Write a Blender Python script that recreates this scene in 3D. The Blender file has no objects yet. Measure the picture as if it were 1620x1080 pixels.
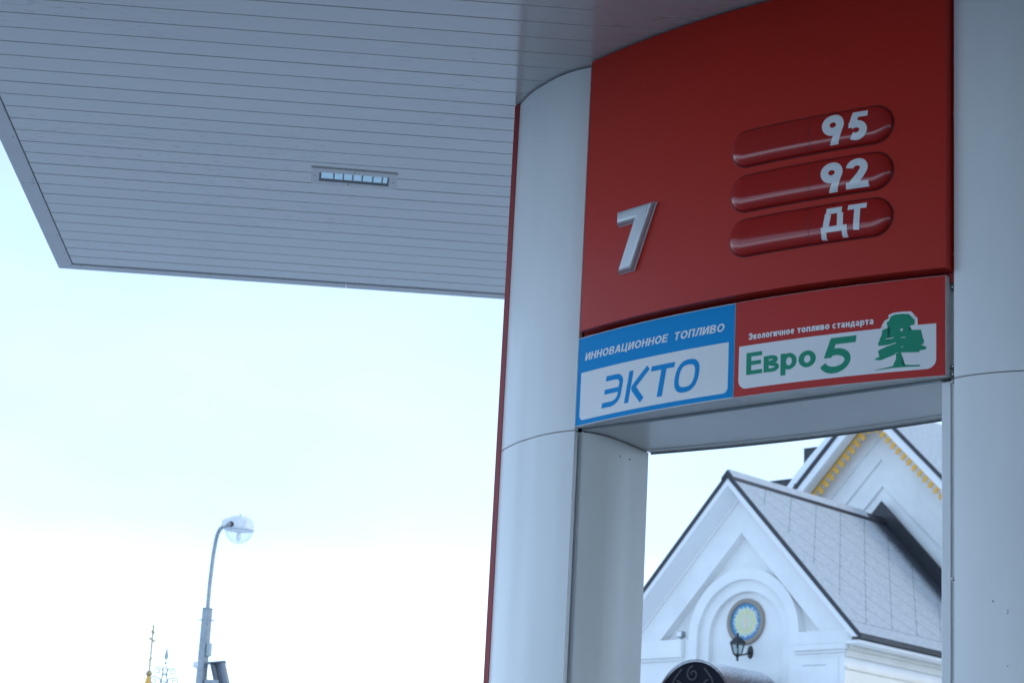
import bpy, bmesh, math, random
from mathutils import Vector, Matrix
random.seed(7)
PI = math.pi
S = bpy.context.scene
COL = S.collection

# ------------------------------------------------------------------ camera
def make_camera():
    f, cx, cy = 3420.0, 810.0, 540.0            # focal length and centre in photograph pixels (1620 wide)
    vx, vy = 1498.0, -12150.0                   # where the verticals meet
    up = Vector((vx-cx, -(vy-cy), -f)).normalized()
    fw = Vector((0, 0, -1)); fwd = (fw-up*fw.dot(up)).normalized()
    right = fwd.cross(up)
    R = Matrix((right, fwd, up))
    cam = bpy.data.cameras.new('camera'); o = bpy.data.objects.new('camera', cam); COL.objects.link(o)
    cam.sensor_width = 36; cam.sensor_fit = 'HORIZONTAL'; cam.lens = f/1620*36
    cam.clip_start = .05; cam.clip_end = 6000
    cam.dof.use_dof = True; cam.dof.focus_distance = 9.6; cam.dof.aperture_fstop = 7.1
    o.matrix_world = Matrix.Translation((0, 0, 1.6)) @ R.to_4x4()
    S.camera = o
make_camera()

# ------------------------------------------------------------------ world, sun, exposure
SUN_EL, SUN_AZ = math.radians(24), math.radians(112)     # azimuth clockwise from +Y (the view direction)
def make_world():
    w = bpy.data.worlds.new('World'); S.world = w; w.use_nodes = True
    nt = w.node_tree; N = nt.nodes; L = nt.links
    bg = N['Background']; bg.inputs['Strength'].default_value = .1
    sky = N.new('ShaderNodeTexSky'); sky.sky_type = 'NISHITA'; sky.sun_disc = False
    sky.sun_elevation = SUN_EL; sky.sun_rotation = SUN_AZ; sky.dust_density = 2.0
    tc = N.new('ShaderNodeTexCoord'); sep = N.new('ShaderNodeSeparateXYZ'); L.new(tc.outputs['Generated'], sep.inputs[0])
    ramp = N.new('ShaderNodeValToRGB'); L.new(sep.outputs['Z'], ramp.inputs[0])
    e = ramp.color_ramp.elements                              # thin high cloud: whiter low down, bluer overhead
    e[0].position = 0.0; e[0].color = (1.16, 1.58, 1.98, 1)
    e[1].position = 1.0; e[1].color = (.36, .55, .80, 1)
    x = e.new(.09); x.color = (1.05, 1.40, 1.78, 1)
    x = e.new(.17); x.color = (.565, .81, 1.16, 1)
    x = e.new(.34); x.color = (.415, .585, .88, 1)
    mul = N.new('ShaderNodeVectorMath'); mul.operation = 'SCALE'; mul.inputs['Scale'].default_value = 14.2
    L.new(ramp.outputs[0], mul.inputs[0])
    mp = N.new('ShaderNodeMapping'); mp.inputs['Scale'].default_value = (5, 5, 13); L.new(tc.outputs['Generated'], mp.inputs[0])
    nz = N.new('ShaderNodeTexNoise'); nz.inputs['Scale'].default_value = 1.3; nz.inputs['Detail'].default_value = 6
    L.new(mp.outputs[0], nz.inputs[0])
    cr = N.new('ShaderNodeMapRange'); cr.inputs[1].default_value = .35; cr.inputs[2].default_value = .65
    cr.inputs[3].default_value = .86; cr.inputs[4].default_value = 1.0; L.new(nz.outputs[0], cr.inputs[0])
    mix = N.new('ShaderNodeMix'); mix.data_type = 'RGBA'
    L.new(cr.outputs[0], mix.inputs[0]); L.new(sky.outputs[0], mix.inputs[6]); L.new(mul.outputs[0], mix.inputs[7])
    L.new(mix.outputs[2], bg.inputs[0])
    sun = bpy.data.lights.new('sun', 'SUN'); sun.energy = .6; sun.angle = math.radians(14); sun.color = (1, .93, .82)
    o = bpy.data.objects.new('sun', sun); COL.objects.link(o)
    d = Vector((math.sin(SUN_AZ)*math.cos(SUN_EL), math.cos(SUN_AZ)*math.cos(SUN_EL), math.sin(SUN_EL)))
    o.rotation_euler = d.to_track_quat('Z', 'Y').to_euler(); o.location = d*60
make_world()
S.view_settings.view_transform = 'Standard'; S.view_settings.look = 'None'
S.view_settings.exposure = 0.25; S.view_settings.gamma = 1
S.view_settings.use_curve_mapping = False
S.cycles.max_bounces = 10; S.cycles.diffuse_bounces = 6; S.cycles.use_denoising = True

# ------------------------------------------------------------------ helpers
def tag(o, label=None, cat=None, group=None, kind=None):
    for k, v in (('label', label), ('category', cat), ('group', group), ('kind', kind)):
        if v: o[k] = v
    return o
def empty(name, loc, rz=0, parent=None):
    o = bpy.data.objects.new(name, None); COL.objects.link(o); o.empty_display_size = .2
    o.location = loc; o.rotation_euler = (0, 0, rz)
    if parent: o.parent = parent
    return o

class MB:
    """collects faces, then links them as one mesh object"""
    def __init__(s): s.v = []; s.f = []; s.mi = []; s.uv = None
    def add(s, vs, fs, m=0):
        b = len(s.v); s.v += [tuple(p) for p in vs]; s.f += [tuple(i+b for i in f) for f in fs]; s.mi += [m]*len(fs); return s
    def box(s, x0, x1, y0, y1, z0, z1, m=0):
        v = [(x, y, z) for z in (z0, z1) for y in (y0, y1) for x in (x0, x1)]
        return s.add(v, [(0, 2, 3, 1), (4, 5, 7, 6), (0, 1, 5, 4), (2, 6, 7, 3), (0, 4, 6, 2), (1, 3, 7, 5)], m)
    def prism(s, poly, axis, a, b, m=0):
        """polygon (2D) swept along axis 'x','y' or 'z' from a to b"""
        def P(p, t): return {'x': (t, p[0], p[1]), 'y': (p[0], t, p[1]), 'z': (p[0], p[1], t)}[axis]
        n = len(poly)
        return s.add([P(p, a) for p in poly]+[P(p, b) for p in poly],
                     [tuple(range(n)), tuple(range(2*n-1, n-1, -1))]+[(i, n+i, n+(i+1) % n, (i+1) % n) for i in range(n)], m)
    def strip(s, outer, inner, z0, z1, m=0):
        """upright sheet between two plan polylines"""
        n = len(outer); v = []
        for z in (z0, z1): v += [(*p, z) for p in outer]+[(*p, z) for p in inner]
        f = []
        for i in range(n-1):
            f += [(i, i+1, 2*n+i+1, 2*n+i), (n+i+1, n+i, 3*n+i, 3*n+i+1), (i+1, i, n+i, n+i+1), (2*n+i, 2*n+i+1, 3*n+i+1, 3*n+i)]
        f += [(0, 2*n, 3*n, n), (n-1, 2*n-1, 4*n-1, 3*n-1)]
        return s.add(v, f, m)
    def tube(s, pts, r, n=10, m=0, cap=True):
        pts = [Vector(p) for p in pts]; k = len(pts); rr = r if isinstance(r, (list, tuple)) else [r]*k
        v = []; prev = None
        for i, p in enumerate(pts):
            t = (pts[min(i+1, k-1)]-pts[max(i-1, 0)]).normalized()
            if prev is None:
                a = Vector((0, 0, 1)) if abs(t.z) < .9 else Vector((1, 0, 0)); u = t.cross(a).normalized()
            else: u = (prev-t*prev.dot(t)).normalized()
            prev = u; w = t.cross(u)
            v += [p+(u*math.cos(2*PI*j/n)+w*math.sin(2*PI*j/n))*rr[i] for j in range(n)]
        f = [(i*n+j, i*n+(j+1) % n, (i+1)*n+(j+1) % n, (i+1)*n+j) for i in range(k-1) for j in range(n)]
        if cap: f += [tuple(range(n-1, -1, -1)), tuple((k-1)*n+j for j in range(n))]
        return s.add(v, f, m)
    def lathe(s, prof, c=(0, 0, 0), n=24, m=0, rot=0, axis='z', sy=1):
        v = []
        for r, h in prof:
            for j in range(n):
                a = 2*PI*j/n+rot; x, y = r*math.cos(a), r*math.sin(a)*sy
                v.append({'z': (c[0]+x, c[1]+y, c[2]+h), 'y': (c[0]+x, c[1]+h, c[2]+y), 'x': (c[0]+h, c[1]+x, c[2]+y)}[axis])
        k = len(prof)
        f = [(i*n+j, i*n+(j+1) % n, (i+1)*n+(j+1) % n, (i+1)*n+j) for i in range(k-1) for j in range(n)]
        f += [tuple(range(n-1, -1, -1)), tuple((k-1)*n+j for j in range(n))]
        return s.add(v, f, m)
    def build(s, name, mat, parent=None, smooth=35, bevel=0):
        me = bpy.data.meshes.new(name); me.from_pydata(s.v, [], s.f)
        for m in (mat if isinstance(mat, (list, tuple)) else [mat]): me.materials.append(m)
        for p, i in zip(me.polygons, s.mi): p.material_index = i
        if s.uv:
            ul = me.uv_layers.new(name='UVMap')
            for l in me.loops: ul.data[l.index].uv = s.uv(Vector(s.v[l.vertex_index]))
        bm = bmesh.new(); bm.from_mesh(me); bmesh.ops.recalc_face_normals(bm, faces=bm.faces)
        if bevel:
            ed = [e for e in bm.edges if len(e.link_faces) == 2 and e.calc_face_angle(0) > .6]
            bmesh.ops.bevel(bm, geom=ed, offset=bevel, segments=2, affect='EDGES', clamp_overlap=True)
        bm.to_mesh(me); bm.free()
        if smooth:
            me.shade_smooth()
            try: me.set_sharp_from_angle(angle=math.radians(smooth))
            except Exception: pass
        o = bpy.data.objects.new(name, me); COL.objects.link(o)
        if parent: o.parent = parent
        return o

# ------------------------------------------------------------------ materials
def mat(name, col, rough=.5, metal=0, noise=0, nscale=6, bump=0, bscale=40, coat=0, spec=.5, stretch=None, dark=None, uv=False):
    m = bpy.data.materials.new(name); m.use_nodes = True; nt = m.node_tree; N = nt.nodes; L = nt.links
    b = N['Principled BSDF']; b.inputs['Base Color'].default_value = (*col, 1); b.inputs['Roughness'].default_value = rough
    b.inputs['Metallic'].default_value = metal; b.inputs['Coat Weight'].default_value = coat; b.inputs['Specular IOR Level'].default_value = spec
    tc = N.new('ShaderNodeTexCoord'); src = tc.outputs['Object']
    if stretch:
        mp = N.new('ShaderNodeMapping'); mp.inputs['Scale'].default_value = stretch; L.new(src, mp.inputs[0]); src = mp.outputs[0]
    if noise:
        n = N.new('ShaderNodeTexNoise'); n.inputs['Scale'].default_value = nscale; n.inputs['Detail'].default_value = 6; n.inputs['Roughness'].default_value = .6
        L.new(src, n.inputs[0])
        mx = N.new('ShaderNodeMix'); mx.data_type = 'RGBA'
        dk = dark or tuple(c*(1-noise) for c in col)
        mx.inputs[6].default_value = (*dk, 1); mx.inputs[7].default_value = (*col, 1)
        mr = N.new('ShaderNodeMapRange'); mr.inputs[1].default_value = .3; mr.inputs[2].default_value = .65; L.new(n.outputs[0], mr.inputs[0])
        L.new(mr.outputs[0], mx.inputs[0]); L.new(mx.outputs[2], b.inputs['Base Color'])
        rr = N.new('ShaderNodeMapRange'); rr.inputs[3].default_value = min(1, rough*1.25); rr.inputs[4].default_value = rough*.85
        L.new(n.outputs[0], rr.inputs[0]); L.new(rr.outputs[0], b.inputs['Roughness'])
    if bump:
        n2 = N.new('ShaderNodeTexNoise'); n2.inputs['Scale'].default_value = bscale; n2.inputs['Detail'].default_value = 5
        L.new(tc.outputs['Object'], n2.inputs[0])
        bp = N.new('ShaderNodeBump'); bp.inputs['Strength'].default_value = bump; bp.inputs['Distance'].default_value = .02
        L.new(n2.outputs[0], bp.inputs['Height']); L.new(bp.outputs[0], b.inputs['Normal'])
    return m

def lining_mat():
    """coated ceiling planks: pale, half glossy, with small damp specks drawn out along the planks"""
    m = mat('lining_white', (.68, .675, .65), .15, spec=.95, noise=.06, nscale=1.2, stretch=(.5, 2, 1))
    nt = m.node_tree; N = nt.nodes; L = nt.links; b = N['Principled BSDF']
    old = b.inputs['Base Color'].links[0].from_socket
    tc = N.new('ShaderNodeTexCoord'); mp = N.new('ShaderNodeMapping'); mp.inputs['Scale'].default_value = (13, 34, 1)
    L.new(tc.outputs['Object'], mp.inputs[0])
    n = N.new('ShaderNodeTexNoise'); n.inputs['Scale'].default_value = 1; n.inputs['Detail'].default_value = 3; L.new(mp.outputs[0], n.inputs[0])
    n2 = N.new('ShaderNodeTexNoise'); n2.inputs['Scale'].default_value = .55; n2.inputs['Detail'].default_value = 2; L.new(tc.outputs['Object'], n2.inputs[0])
    r1 = N.new('ShaderNodeMapRange'); r1.inputs[1].default_value = .58; r1.inputs[2].default_value = .72; L.new(n.outputs[0], r1.inputs[0])
    r2 = N.new('ShaderNodeMapRange'); r2.inputs[1].default_value = .42; r2.inputs[2].default_value = .62; L.new(n2.outputs[0], r2.inputs[0])
    mu = N.new('ShaderNodeMath'); mu.operation = 'MULTIPLY'; L.new(r1.outputs[0], mu.inputs[0]); L.new(r2.outputs[0], mu.inputs[1])
    mu2 = N.new('ShaderNodeMath'); mu2.operation = 'MULTIPLY'; L.new(mu.outputs[0], mu2.inputs[0]); mu2.inputs[1].default_value = .6
    mx = N.new('ShaderNodeMix'); mx.data_type = 'RGBA'; L.new(mu2.outputs[0], mx.inputs[0]); L.new(old, mx.inputs[6]); mx.inputs[7].default_value = (.33, .34, .36, 1)
    L.new(mx.outputs[2], b.inputs['Base Color'])
    return m

def math_node(nt, op, a, b=None, c=None):
    n = nt.nodes.new('ShaderNodeMath'); n.operation = op
    for i, x in enumerate((a, b, c)):
        if x is None: continue
        if isinstance(x, (int, float)): n.inputs[i].default_value = x
        else: nt.links.new(x, n.inputs[i])
    return n.outputs[0]

def snowy_roof_mat(name, seams=True, bare_from=None, patch=False):
    """UV = (metres along the ridge, metres down the slope): thin snow over diamond roof sheets; bare strip near the wall behind"""
    m = bpy.data.materials.new(name); m.use_nodes = True; nt = m.node_tree; N = nt.nodes; L = nt.links
    b = N['Principled BSDF']; b.inputs['Roughness'].default_value = .75
    uv = N.new('ShaderNodeUVMap'); sp = N.new('ShaderNodeSeparateXYZ'); L.new(uv.outputs[0], sp.inputs[0]); Y, D = sp.outputs[0], sp.outputs[1]
    M = lambda op, a, b_=None, c=None: math_node(nt, op, a, b_, c)
    n = N.new('ShaderNodeTexNoise'); n.inputs['Scale'].default_value = 9; n.inputs['Detail'].default_value = 8; n.inputs['Roughness'].default_value = .7; L.new(uv.outputs[0], n.inputs[0])
    nb = N.new('ShaderNodeTexNoise'); nb.inputs['Scale'].default_value = 1.1; nb.inputs['Detail'].default_value = 5; L.new(uv.outputs[0], nb.inputs[0])
    fine = N.new('ShaderNodeTexNoise'); fine.inputs['Scale'].default_value = 60; fine.inputs['Detail'].default_value = 3; L.new(uv.outputs[0], fine.inputs[0])
    snow = N.new('ShaderNodeMix'); snow.data_type = 'RGBA'; snow.inputs[6].default_value = (.27, .285, .30, 1); snow.inputs[7].default_value = (.54, .555, .57, 1)
    r = N.new('ShaderNodeMapRange'); r.inputs[1].default_value = .3; r.inputs[2].default_value = .68; L.new(M('ADD', M('MULTIPLY', n.outputs[0], .6), M('MULTIPLY', fine.outputs[0], .4)), r.inputs[0])
    L.new(r.outputs[0], snow.inputs[0]); col = snow.outputs[2]
    def over(fac, c, col):
        x = N.new('ShaderNodeMix'); x.data_type = 'RGBA'
        if isinstance(fac, float): x.inputs[0].default_value = fac
        else: L.new(fac, x.inputs[0])
        L.new(col, x.inputs[6]); x.inputs[7].default_value = (*c, 1); return x.outputs[2]
    if seams:
        a = M('FRACT', M('DIVIDE', M('ADD', Y, D), .98)); c = M('FRACT', M('DIVIDE', M('SUBTRACT', M('ADD', D, 20.06), Y), .93))
        la = M('LESS_THAN', a, .026); lc = M('LESS_THAN', c, .034)
        ka = M('LESS_THAN', M('ABSOLUTE', M('SUBTRACT', a, .02)), .05); kc = M('LESS_THAN', M('ABSOLUTE', M('SUBTRACT', c, .02)), .05)
        knot = M('MULTIPLY', ka, kc)
        inside = M('MULTIPLY', M('GREATER_THAN', Y, .10), M('LESS_THAN', D, 4.68))
        line = M('MULTIPLY', M('MAXIMUM', M('MULTIPLY', la, .95), M('MULTIPLY', lc, .9)), M('ADD', .35, M('MULTIPLY', nb.outputs[0], .9)))
        edge = M('MAXIMUM', M('LESS_THAN', M('ABSOLUTE', M('SUBTRACT', D, 4.68)), .014), M('MULTIPLY', M('LESS_THAN', M('ABSOLUTE', M('SUBTRACT', Y, .10)), .010), .5))
        fac = M('MINIMUM', M('ADD', M('MULTIPLY', M('MAXIMUM', line, M('MULTIPLY', knot, .9)), inside), M('MULTIPLY', edge, .6)), 1)
        col = over(fac, (.12, .13, .15), col)
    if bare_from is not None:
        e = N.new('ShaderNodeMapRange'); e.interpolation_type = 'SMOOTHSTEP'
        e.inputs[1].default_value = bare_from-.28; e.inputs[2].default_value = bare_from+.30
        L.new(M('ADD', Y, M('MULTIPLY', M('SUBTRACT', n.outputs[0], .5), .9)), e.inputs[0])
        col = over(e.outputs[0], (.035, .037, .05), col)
    if patch:
        e = N.new('ShaderNodeMapRange'); e.inputs[1].default_value = .46; e.inputs[2].default_value = .52
        t = M('ADD', M('MULTIPLY', nb.outputs[0], .55), M('MULTIPLY', Y, .085)); L.new(t, e.inputs[0])
        g = over(M('SUBTRACT', 1, e.outputs[0]), (.36, .38, .42), col); col = g
    L.new(col, b.inputs['Base Color'])
    bp = N.new('ShaderNodeBump'); bp.inputs['Strength'].default_value = .35; bp.inputs['Distance'].default_value = .03; L.new(n.outputs[0], bp.inputs['Height']); L.new(bp.outputs[0], b.inputs['Normal'])
    return m

def mosaic_mat():
    m = bpy.data.materials.new('mosaic'); m.use_nodes = True; nt = m.node_tree; N = nt.nodes; L = nt.links
    b = N['Principled BSDF']; b.inputs['Roughness'].default_value = .35
    tc = N.new('ShaderNodeTexCoord'); sp = N.new('ShaderNodeSeparateXYZ'); L.new(tc.outputs['Object'], sp.inputs[0]); X, Z = sp.outputs[0], sp.outputs[2]
    M = lambda op, a, b_=None, c=None: math_node(nt, op, a, b_, c)
    rad = M('SQRT', M('ADD', M('POWER', X, 2), M('POWER', Z, 2))); ang = M('ARCTAN2', Z, X)
    cb = N.new('ShaderNodeCombineXYZ'); L.new(M('MULTIPLY', M('COSINE', ang), 4), cb.inputs[0]); L.new(M('MULTIPLY', M('SINE', ang), 4), cb.inputs[1]); L.new(M('MULTIPLY', rad, 3), cb.inputs[2])
    n = N.new('ShaderNodeTexNoise'); n.inputs['Scale'].default_value = 3.6; n.inputs['Detail'].default_value = 5; L.new(cb.outputs[0], n.inputs[0])
    ray = M('MULTIPLY', M('SINE', M('MULTIPLY', ang, 44)), .012)
    t = M('ADD', M('ADD', rad, M('MULTIPLY', M('SUBTRACT', n.outputs[0], .5), .30)), ray)
    cr = N.new('ShaderNodeValToRGB'); L.new(M('DIVIDE', t, .45), cr.inputs[0]); e = cr.color_ramp.elements
    e[0].position = 0; e[0].color = (.75, .72, .50, 1); e[1].position = 1; e[1].color = (.05, .22, .42, 1)
    for p, c in ((.3, (.62, .68, .56)), (.56, (.68, .68, .30)), (.66, (.70, .74, .60)), (.72, (.44, .58, .66)), (.79, (.035, .23, .44))):
        x = e.new(p); x.color = (*c, 1)
    v = N.new('ShaderNodeTexVoronoi'); v.inputs['Scale'].default_value = 46; L.new(tc.outputs['Object'], v.inputs[0])
    mx = N.new('ShaderNodeMix'); mx.data_type = 'RGBA'; mx.blend_type = 'MULTIPLY'; mx.inputs[0].default_value = .22
    L.new(cr.outputs[0], mx.inputs[6]); L.new(v.outputs['Color'], mx.inputs[7])
    L.new(mx.outputs[2], b.inputs['Base Color'])
    return m

def glass_mat(name, tint=(1, 1, 1), rough=.02):
    m = bpy.data.materials.new(name); m.use_nodes = True; nt = m.node_tree; N = nt.nodes; L = nt.links
    out = N['Material Output']; N.remove(N['Principled BSDF'])
    tr = N.new('ShaderNodeBsdfTransparent'); tr.inputs[0].default_value = (*tint, 1)
    gl = N.new('ShaderNodeBsdfGlossy'); gl.inputs['Roughness'].default_value = rough
    fr = N.new('ShaderNodeFresnel'); fr.inputs[0].default_value = 1.5
    mx = N.new('ShaderNodeMixShader'); L.new(fr.outputs[0], mx.inputs[0]); L.new(tr.outputs[0], mx.inputs[1]); L.new(gl.outputs[0], mx.inputs[2])
    L.new(mx.outputs[0], out.inputs[0]); return m

M_LIN = lining_mat()
M_TRIM = mat('trim_white', (.76, .75, .76), .32, noise=.05, nscale=3)
M_DARKGAP = mat('gap_dark', (.02, .02, .022), .8)
M_WHITE = mat('panel_white', (.80, .805, .80), .30, noise=.055, nscale=1.6, stretch=(3, 3, .7), bump=.03, bscale=1.8)
M_SOFFIT = mat('soffit_white', (.77, .765, .74), .33, noise=.05, nscale=2)
M_RED = mat('panel_red', (.52, .018, .007), .33, spec=.30, noise=.05, nscale=2, bump=.06, bscale=1.6)
M_REDEDGE = mat('edge_red', (.36, .03, .03), .38, noise=.08, nscale=5)
M_REDGLOSS = mat('dome_red', (.40, .012, .008), .10)
M_DARKRED = mat('groove_red', (.10, .008, .008), .4)
M_BLUE = mat('film_blue', (.004, .29, .66), .45, spec=.10, noise=.04)
M_FILMRED = mat('film_red', (.54, .018, .011), .30, spec=.24, noise=.05, nscale=2)
M_FILMWHITE = mat('film_white', (.80, .80, .80), .36, noise=.03)
M_GREEN = mat('film_green', (.006, .29, .165), .42, spec=.25, noise=.06)
M_DECALGREY = mat('film_letter', (.78, .79, .80), .22)
M_ALU = mat('aluminium', (.84, .83, .80), .42, metal=0, noise=.12, nscale=14)
M_STEEL = mat('galvanised', (.36, .39, .41), .5, metal=.45, noise=.28, nscale=22)
M_BOLT = mat('bolt_steel', (.40, .40, .40), .35, metal=.9)
M_NUMBER = mat('number_silver', (.56, .57, .59), .38, metal=.35)
M_STUCCO = mat('stucco_white', (.84, .835, .82), .85, noise=.10, nscale=1.3, bump=.25, bscale=30)
M_STUCCO2 = mat('stucco_cream', (.80, .76, .68), .85, noise=.10, nscale=1.3, bump=.25, bscale=30)
M_FASCIA = mat('fascia_white', (.80, .80, .80), .45, noise=.04, nscale=2)
M_DKMETAL = mat('roof_metal', (.028, .028, .036), .42, noise=.35, nscale=4)
M_SNOW = mat('snow', (.86, .87, .89), .8, noise=.06, nscale=3, bump=.4, bscale=9)
M_GOLD = mat('gold', (.84, .45, .07), .42, metal=.25, noise=.15, nscale=9)
M_GOLDD = mat('gold_dark', (.46, .34, .16), .40, metal=.6, noise=.25, nscale=9)
M_IRON = mat('black_iron', (.016, .017, .02), .4, noise=.2)
M_IRONGREY = mat('iron_grey', (.42, .47, .47), .45, noise=.25, nscale=20)
M_BRONZE = mat('iron_brown', (.055, .045, .05), .6)

# ------------------------------------------------------------------ setting
g = MB(); g.add([(-2500, -2500, 0), (2500, -2500, 0), (2500, 2500, 0), (-2500, 2500, 0)], [(0, 1, 2, 3)])
tag(g.build('ground', mat('ground_snow', (.72, .73, .75), .85, noise=.10, nscale=.15, bump=.3, bscale=1.5)), kind='structure')
g = MB(); g.add([(-34, -40, .004), (50, -40, .004), (50, 20, .004), (-34, 20, .004)], [(0, 1, 2, 3)])
tag(g.build('forecourt', mat('asphalt_wet', (.235, .23, .222), .6, noise=.45, nscale=.6, dark=(.12, .12, .13), bump=.3, bscale=60)), kind='structure')

# ------------------------------------------------------------------ the canopy
ZC = 5.6
CA = math.radians(3.2)
canopy = empty('station_canopy', (-2.889, 13.521, 0), CA)
tag(canopy, 'pale filling station canopy roof seen from below, lined with narrow planks', 'canopy')
CW, CD = 30.0, 30.0                       # unseen reach right of and behind the camera, enlarged to darken the right
pitch = .1787
b = MB(); k = 0; y = -.003
while y > -CD:
    y1 = max(y-(pitch-.0026), -CD)
    # each plank is a shallow tray with rounded edges
    ja, jb = random.uniform(0, .0011), random.uniform(0, .0011)      # no two planks sit quite alike
    prof = [(y, ZC+.020), (y, ZC+ja+.003), (y-.004, ZC+ja), (y1+.004, ZC+jb), (y1, ZC+jb+.003), (y1, ZC+.020)]
    b.prism(prof, 'x', .004, CW-.1); y -= pitch
b.build('ceiling_lining', M_LIN, canopy)
MB().box(.0, CW-.1, -CD, 0, ZC+.021, ZC+.06).build('ceiling_backing', mat('backing_grey', (.11, .11, .115), .8), canopy)
b = MB()                                  # edge trim in lengths, with a hairline between lengths
cuts = [.098, .0-.62, -1.62, -3.12, -4.62, -6.12, -7.62, -9.12, -11, -13, -15, -17, -19, -21, -23, -CD]
for a, c in zip(cuts, cuts[1:]):
    top = a if a > 0 else a-.003
    if a > 0: b.add([(-.1, .1, ZC-.006), (-.002, -.002, ZC-.006), (-.002, c, ZC-.006), (-.1, c, ZC-.006),
                     (-.1, .1, ZC+.03), (-.002, -.002, ZC+.03), (-.002, c, ZC+.03), (-.1, c, ZC+.03)],
                    [(0, 1, 2, 3), (7, 6, 5, 4), (0, 4, 5, 1), (1, 5, 6, 2), (2, 6, 7, 3), (3, 7, 4, 0)])
    else: b.box(-.1, -.002, c, top, ZC-.006, ZC+.03)
xs = [-.1, 1.78, 4.78, 7.78, 10.8, 13.8, 17, 21, 25, CW-.1]
for i, (a, c) in enumerate(zip(xs, xs[1:])):
    x0 = a+.003
    v0 = (-.097, .1) if i == 0 else (x0, .1)
    v1 = (.001, .002) if i == 0 else (x0, .002)
    b.prism([v0, (c, .1), (c, .002), v1], 'z', ZC-.006, ZC+.03)
b.build('edge_trim', M_TRIM, canopy)
MB().box(-.097, CW-.11, .004, .097, ZC+.0303, ZC+.0309).box(-.097, -.004, -CD+.01, .0039, ZC+.0303, ZC+.0309).build('trim_backing', M_DARKGAP, canopy)
b = MB(); b.box(-.09, CW, .06, .095, ZC+.031, ZC+.95).box(-.09, -.06, -CD, .06, ZC+.031, ZC+.95).box(CW-.1, CW, -CD, .1, ZC, ZC+.95).box(-.1, CW, -CD-.05, -CD, ZC, ZC+.95)
b.build('fascia', M_TRIM, canopy)
MB().box(-.05, CW, -CD, .05, ZC+.9, ZC+.93).build('roof_deck', M_STEEL, canopy)
for yy in (-.1, -.25, -.62, -1.1, -1.62, -1.68, -2.4): MB().lathe([(.001, 0), (.004, .002), (.004, .006)], (-.02, yy, ZC-.009), 8).build('screw', M_STEEL, canopy)
for xx in (.05, .9, 1.72, 1.84, 2.6): MB().lathe([(.001, 0), (.004, .002), (.004, .006)], (xx, .018, ZC-.009), 8).build('screw', M_STEEL, canopy)

# recessed ceiling light
def ceiling_light():
    t = empty('ceiling_light', (-1.165, 11.365, ZC), math.radians(5))
    tag(t, 'small recessed rectangular light with white frame set in the plank ceiling', 'ceiling light')
    W, D = .482, .262
    b = MB(); x0, x1, y0, y1 = .045, W-.045, .062, .212
    z0, z1 = -.007, -.0005
    b.box(0, W, 0, y0, z0, z1).box(0, W, y1, D, z0, z1).box(0, x0, y0, y1, z0, z1).box(x1, W, y0, y1, z0, z1)
    b.build('frame', mat('light_frame', (.86, .84, .83), .4), t)
    h = -.0035
    b = MB(); b.box(x0+.0005, x0+.012, y0+.0005, y1-.0005, h-.0012, h+.002).box(x1-.010, x1-.0005, y0+.0005, y1-.0005, h-.0012, h+.002).box(x0+.012, x1-.010, y1-.040, y1-.0005, h-.0012, h+.002)
    b.build('inner_rim', mat('rim_grey', (.09, .115, .125), .5), t)
    b = MB(); b.box(x0+.012, x1-.010, y0+.0005, y1-.0402, h-.0005, h+.002); b.build('reflector', mat('reflector_mirror', (.36, .50, .55), .14, metal=1, bump=.22, bscale=30), t)
    for i in range(1, 7):
        xx = x0+.01+(x1-x0-.02)*(i+.35)/7+(.006 if i > 4 else 0)
        MB().box(xx-.004, xx+.005, y0+.003, y1-.042, h-.0020, h-.0006).build('louvre', mat('louvre_grey', (.12, .16, .17), .4, metal=.2), t)
    for xx, yy in ((W/2, .02), (W/2-.03, D-.025), (.02, D*.45), (W-.02, D*.55)): MB().lathe([(.001, 0), (.005, .001), (.005, .004)], (xx, yy, -.0095), 8).build('screw', M_GOLDD, t)
ceiling_light()

# ------------------------------------------------------------------ the portal column
UA = math.radians(-41.838)
OX, OY = 1.2098, 9.2520
column = empty('portal_column', (OX, OY, 0), UA)
tag(column, 'white clad lens-shaped portal column with red end trim carrying the canopy', 'column')
ZJ = 3.803                                 # the joint round the cladding

def catmull(pts, n=6):
    out = []
    P = [pts[0]]+list(pts)+[pts[-1]]
    for i in range(1, len(P)-2):
        for k in range(n):
            t = k/n; a, b_, c, d = P[i-1], P[i], P[i+1], P[i+2]
            out.append(tuple(.5*((2*b_[j])+(-a[j]+c[j])*t+(2*a[j]-5*b_[j]+4*c[j]-d[j])*t*t+(-a[j]+3*b_[j]-3*c[j]+d[j])*t**3) for j in (0, 1)))
    out.append(tuple(pts[-1])); return out
def inset_line(pts, dist):
    out = []
    for i, p in enumerate(pts):
        a = pts[max(i-1, 0)]; c = pts[min(i+1, len(pts)-1)]
        tx, ty = c[0]-a[0], c[1]-a[1]; l = math.hypot(tx, ty)
        out.append((p[0]-ty/l*dist, p[1]+tx/l*dist))
    return out
front = [(-.964, -.272), (-1.03, -.281), (-1.108, -.277), (-1.20, -.26), (-1.297, -.228), (-1.366, -.204), (-1.433, -.172), (-1.509, -.131), (-1.579, -.086)]
cl = catmull(front)                        # from the opening outwards to the tip
mirU = lambda pts: [(-p[0]+.040, p[1]) for p in pts]
mirV = lambda pts: [(p[0], -p[1]) for p in pts]
def clad(pts, side, z0, z1):
    o = pts; i = inset_line(pts, side*.030)
    MB().strip(o, i, z0, z1).build('cladding_panel', M_WHITE, column, bevel=.0015)
for pts, s in ((cl, -1), (mirV(cl), 1), (mirU(cl), 1), (mirV(mirU(cl)), -1)):
    clad(pts, s, .16, ZJ-.0022); clad(pts, s, ZJ+.0022, ZC-.008)
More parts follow.
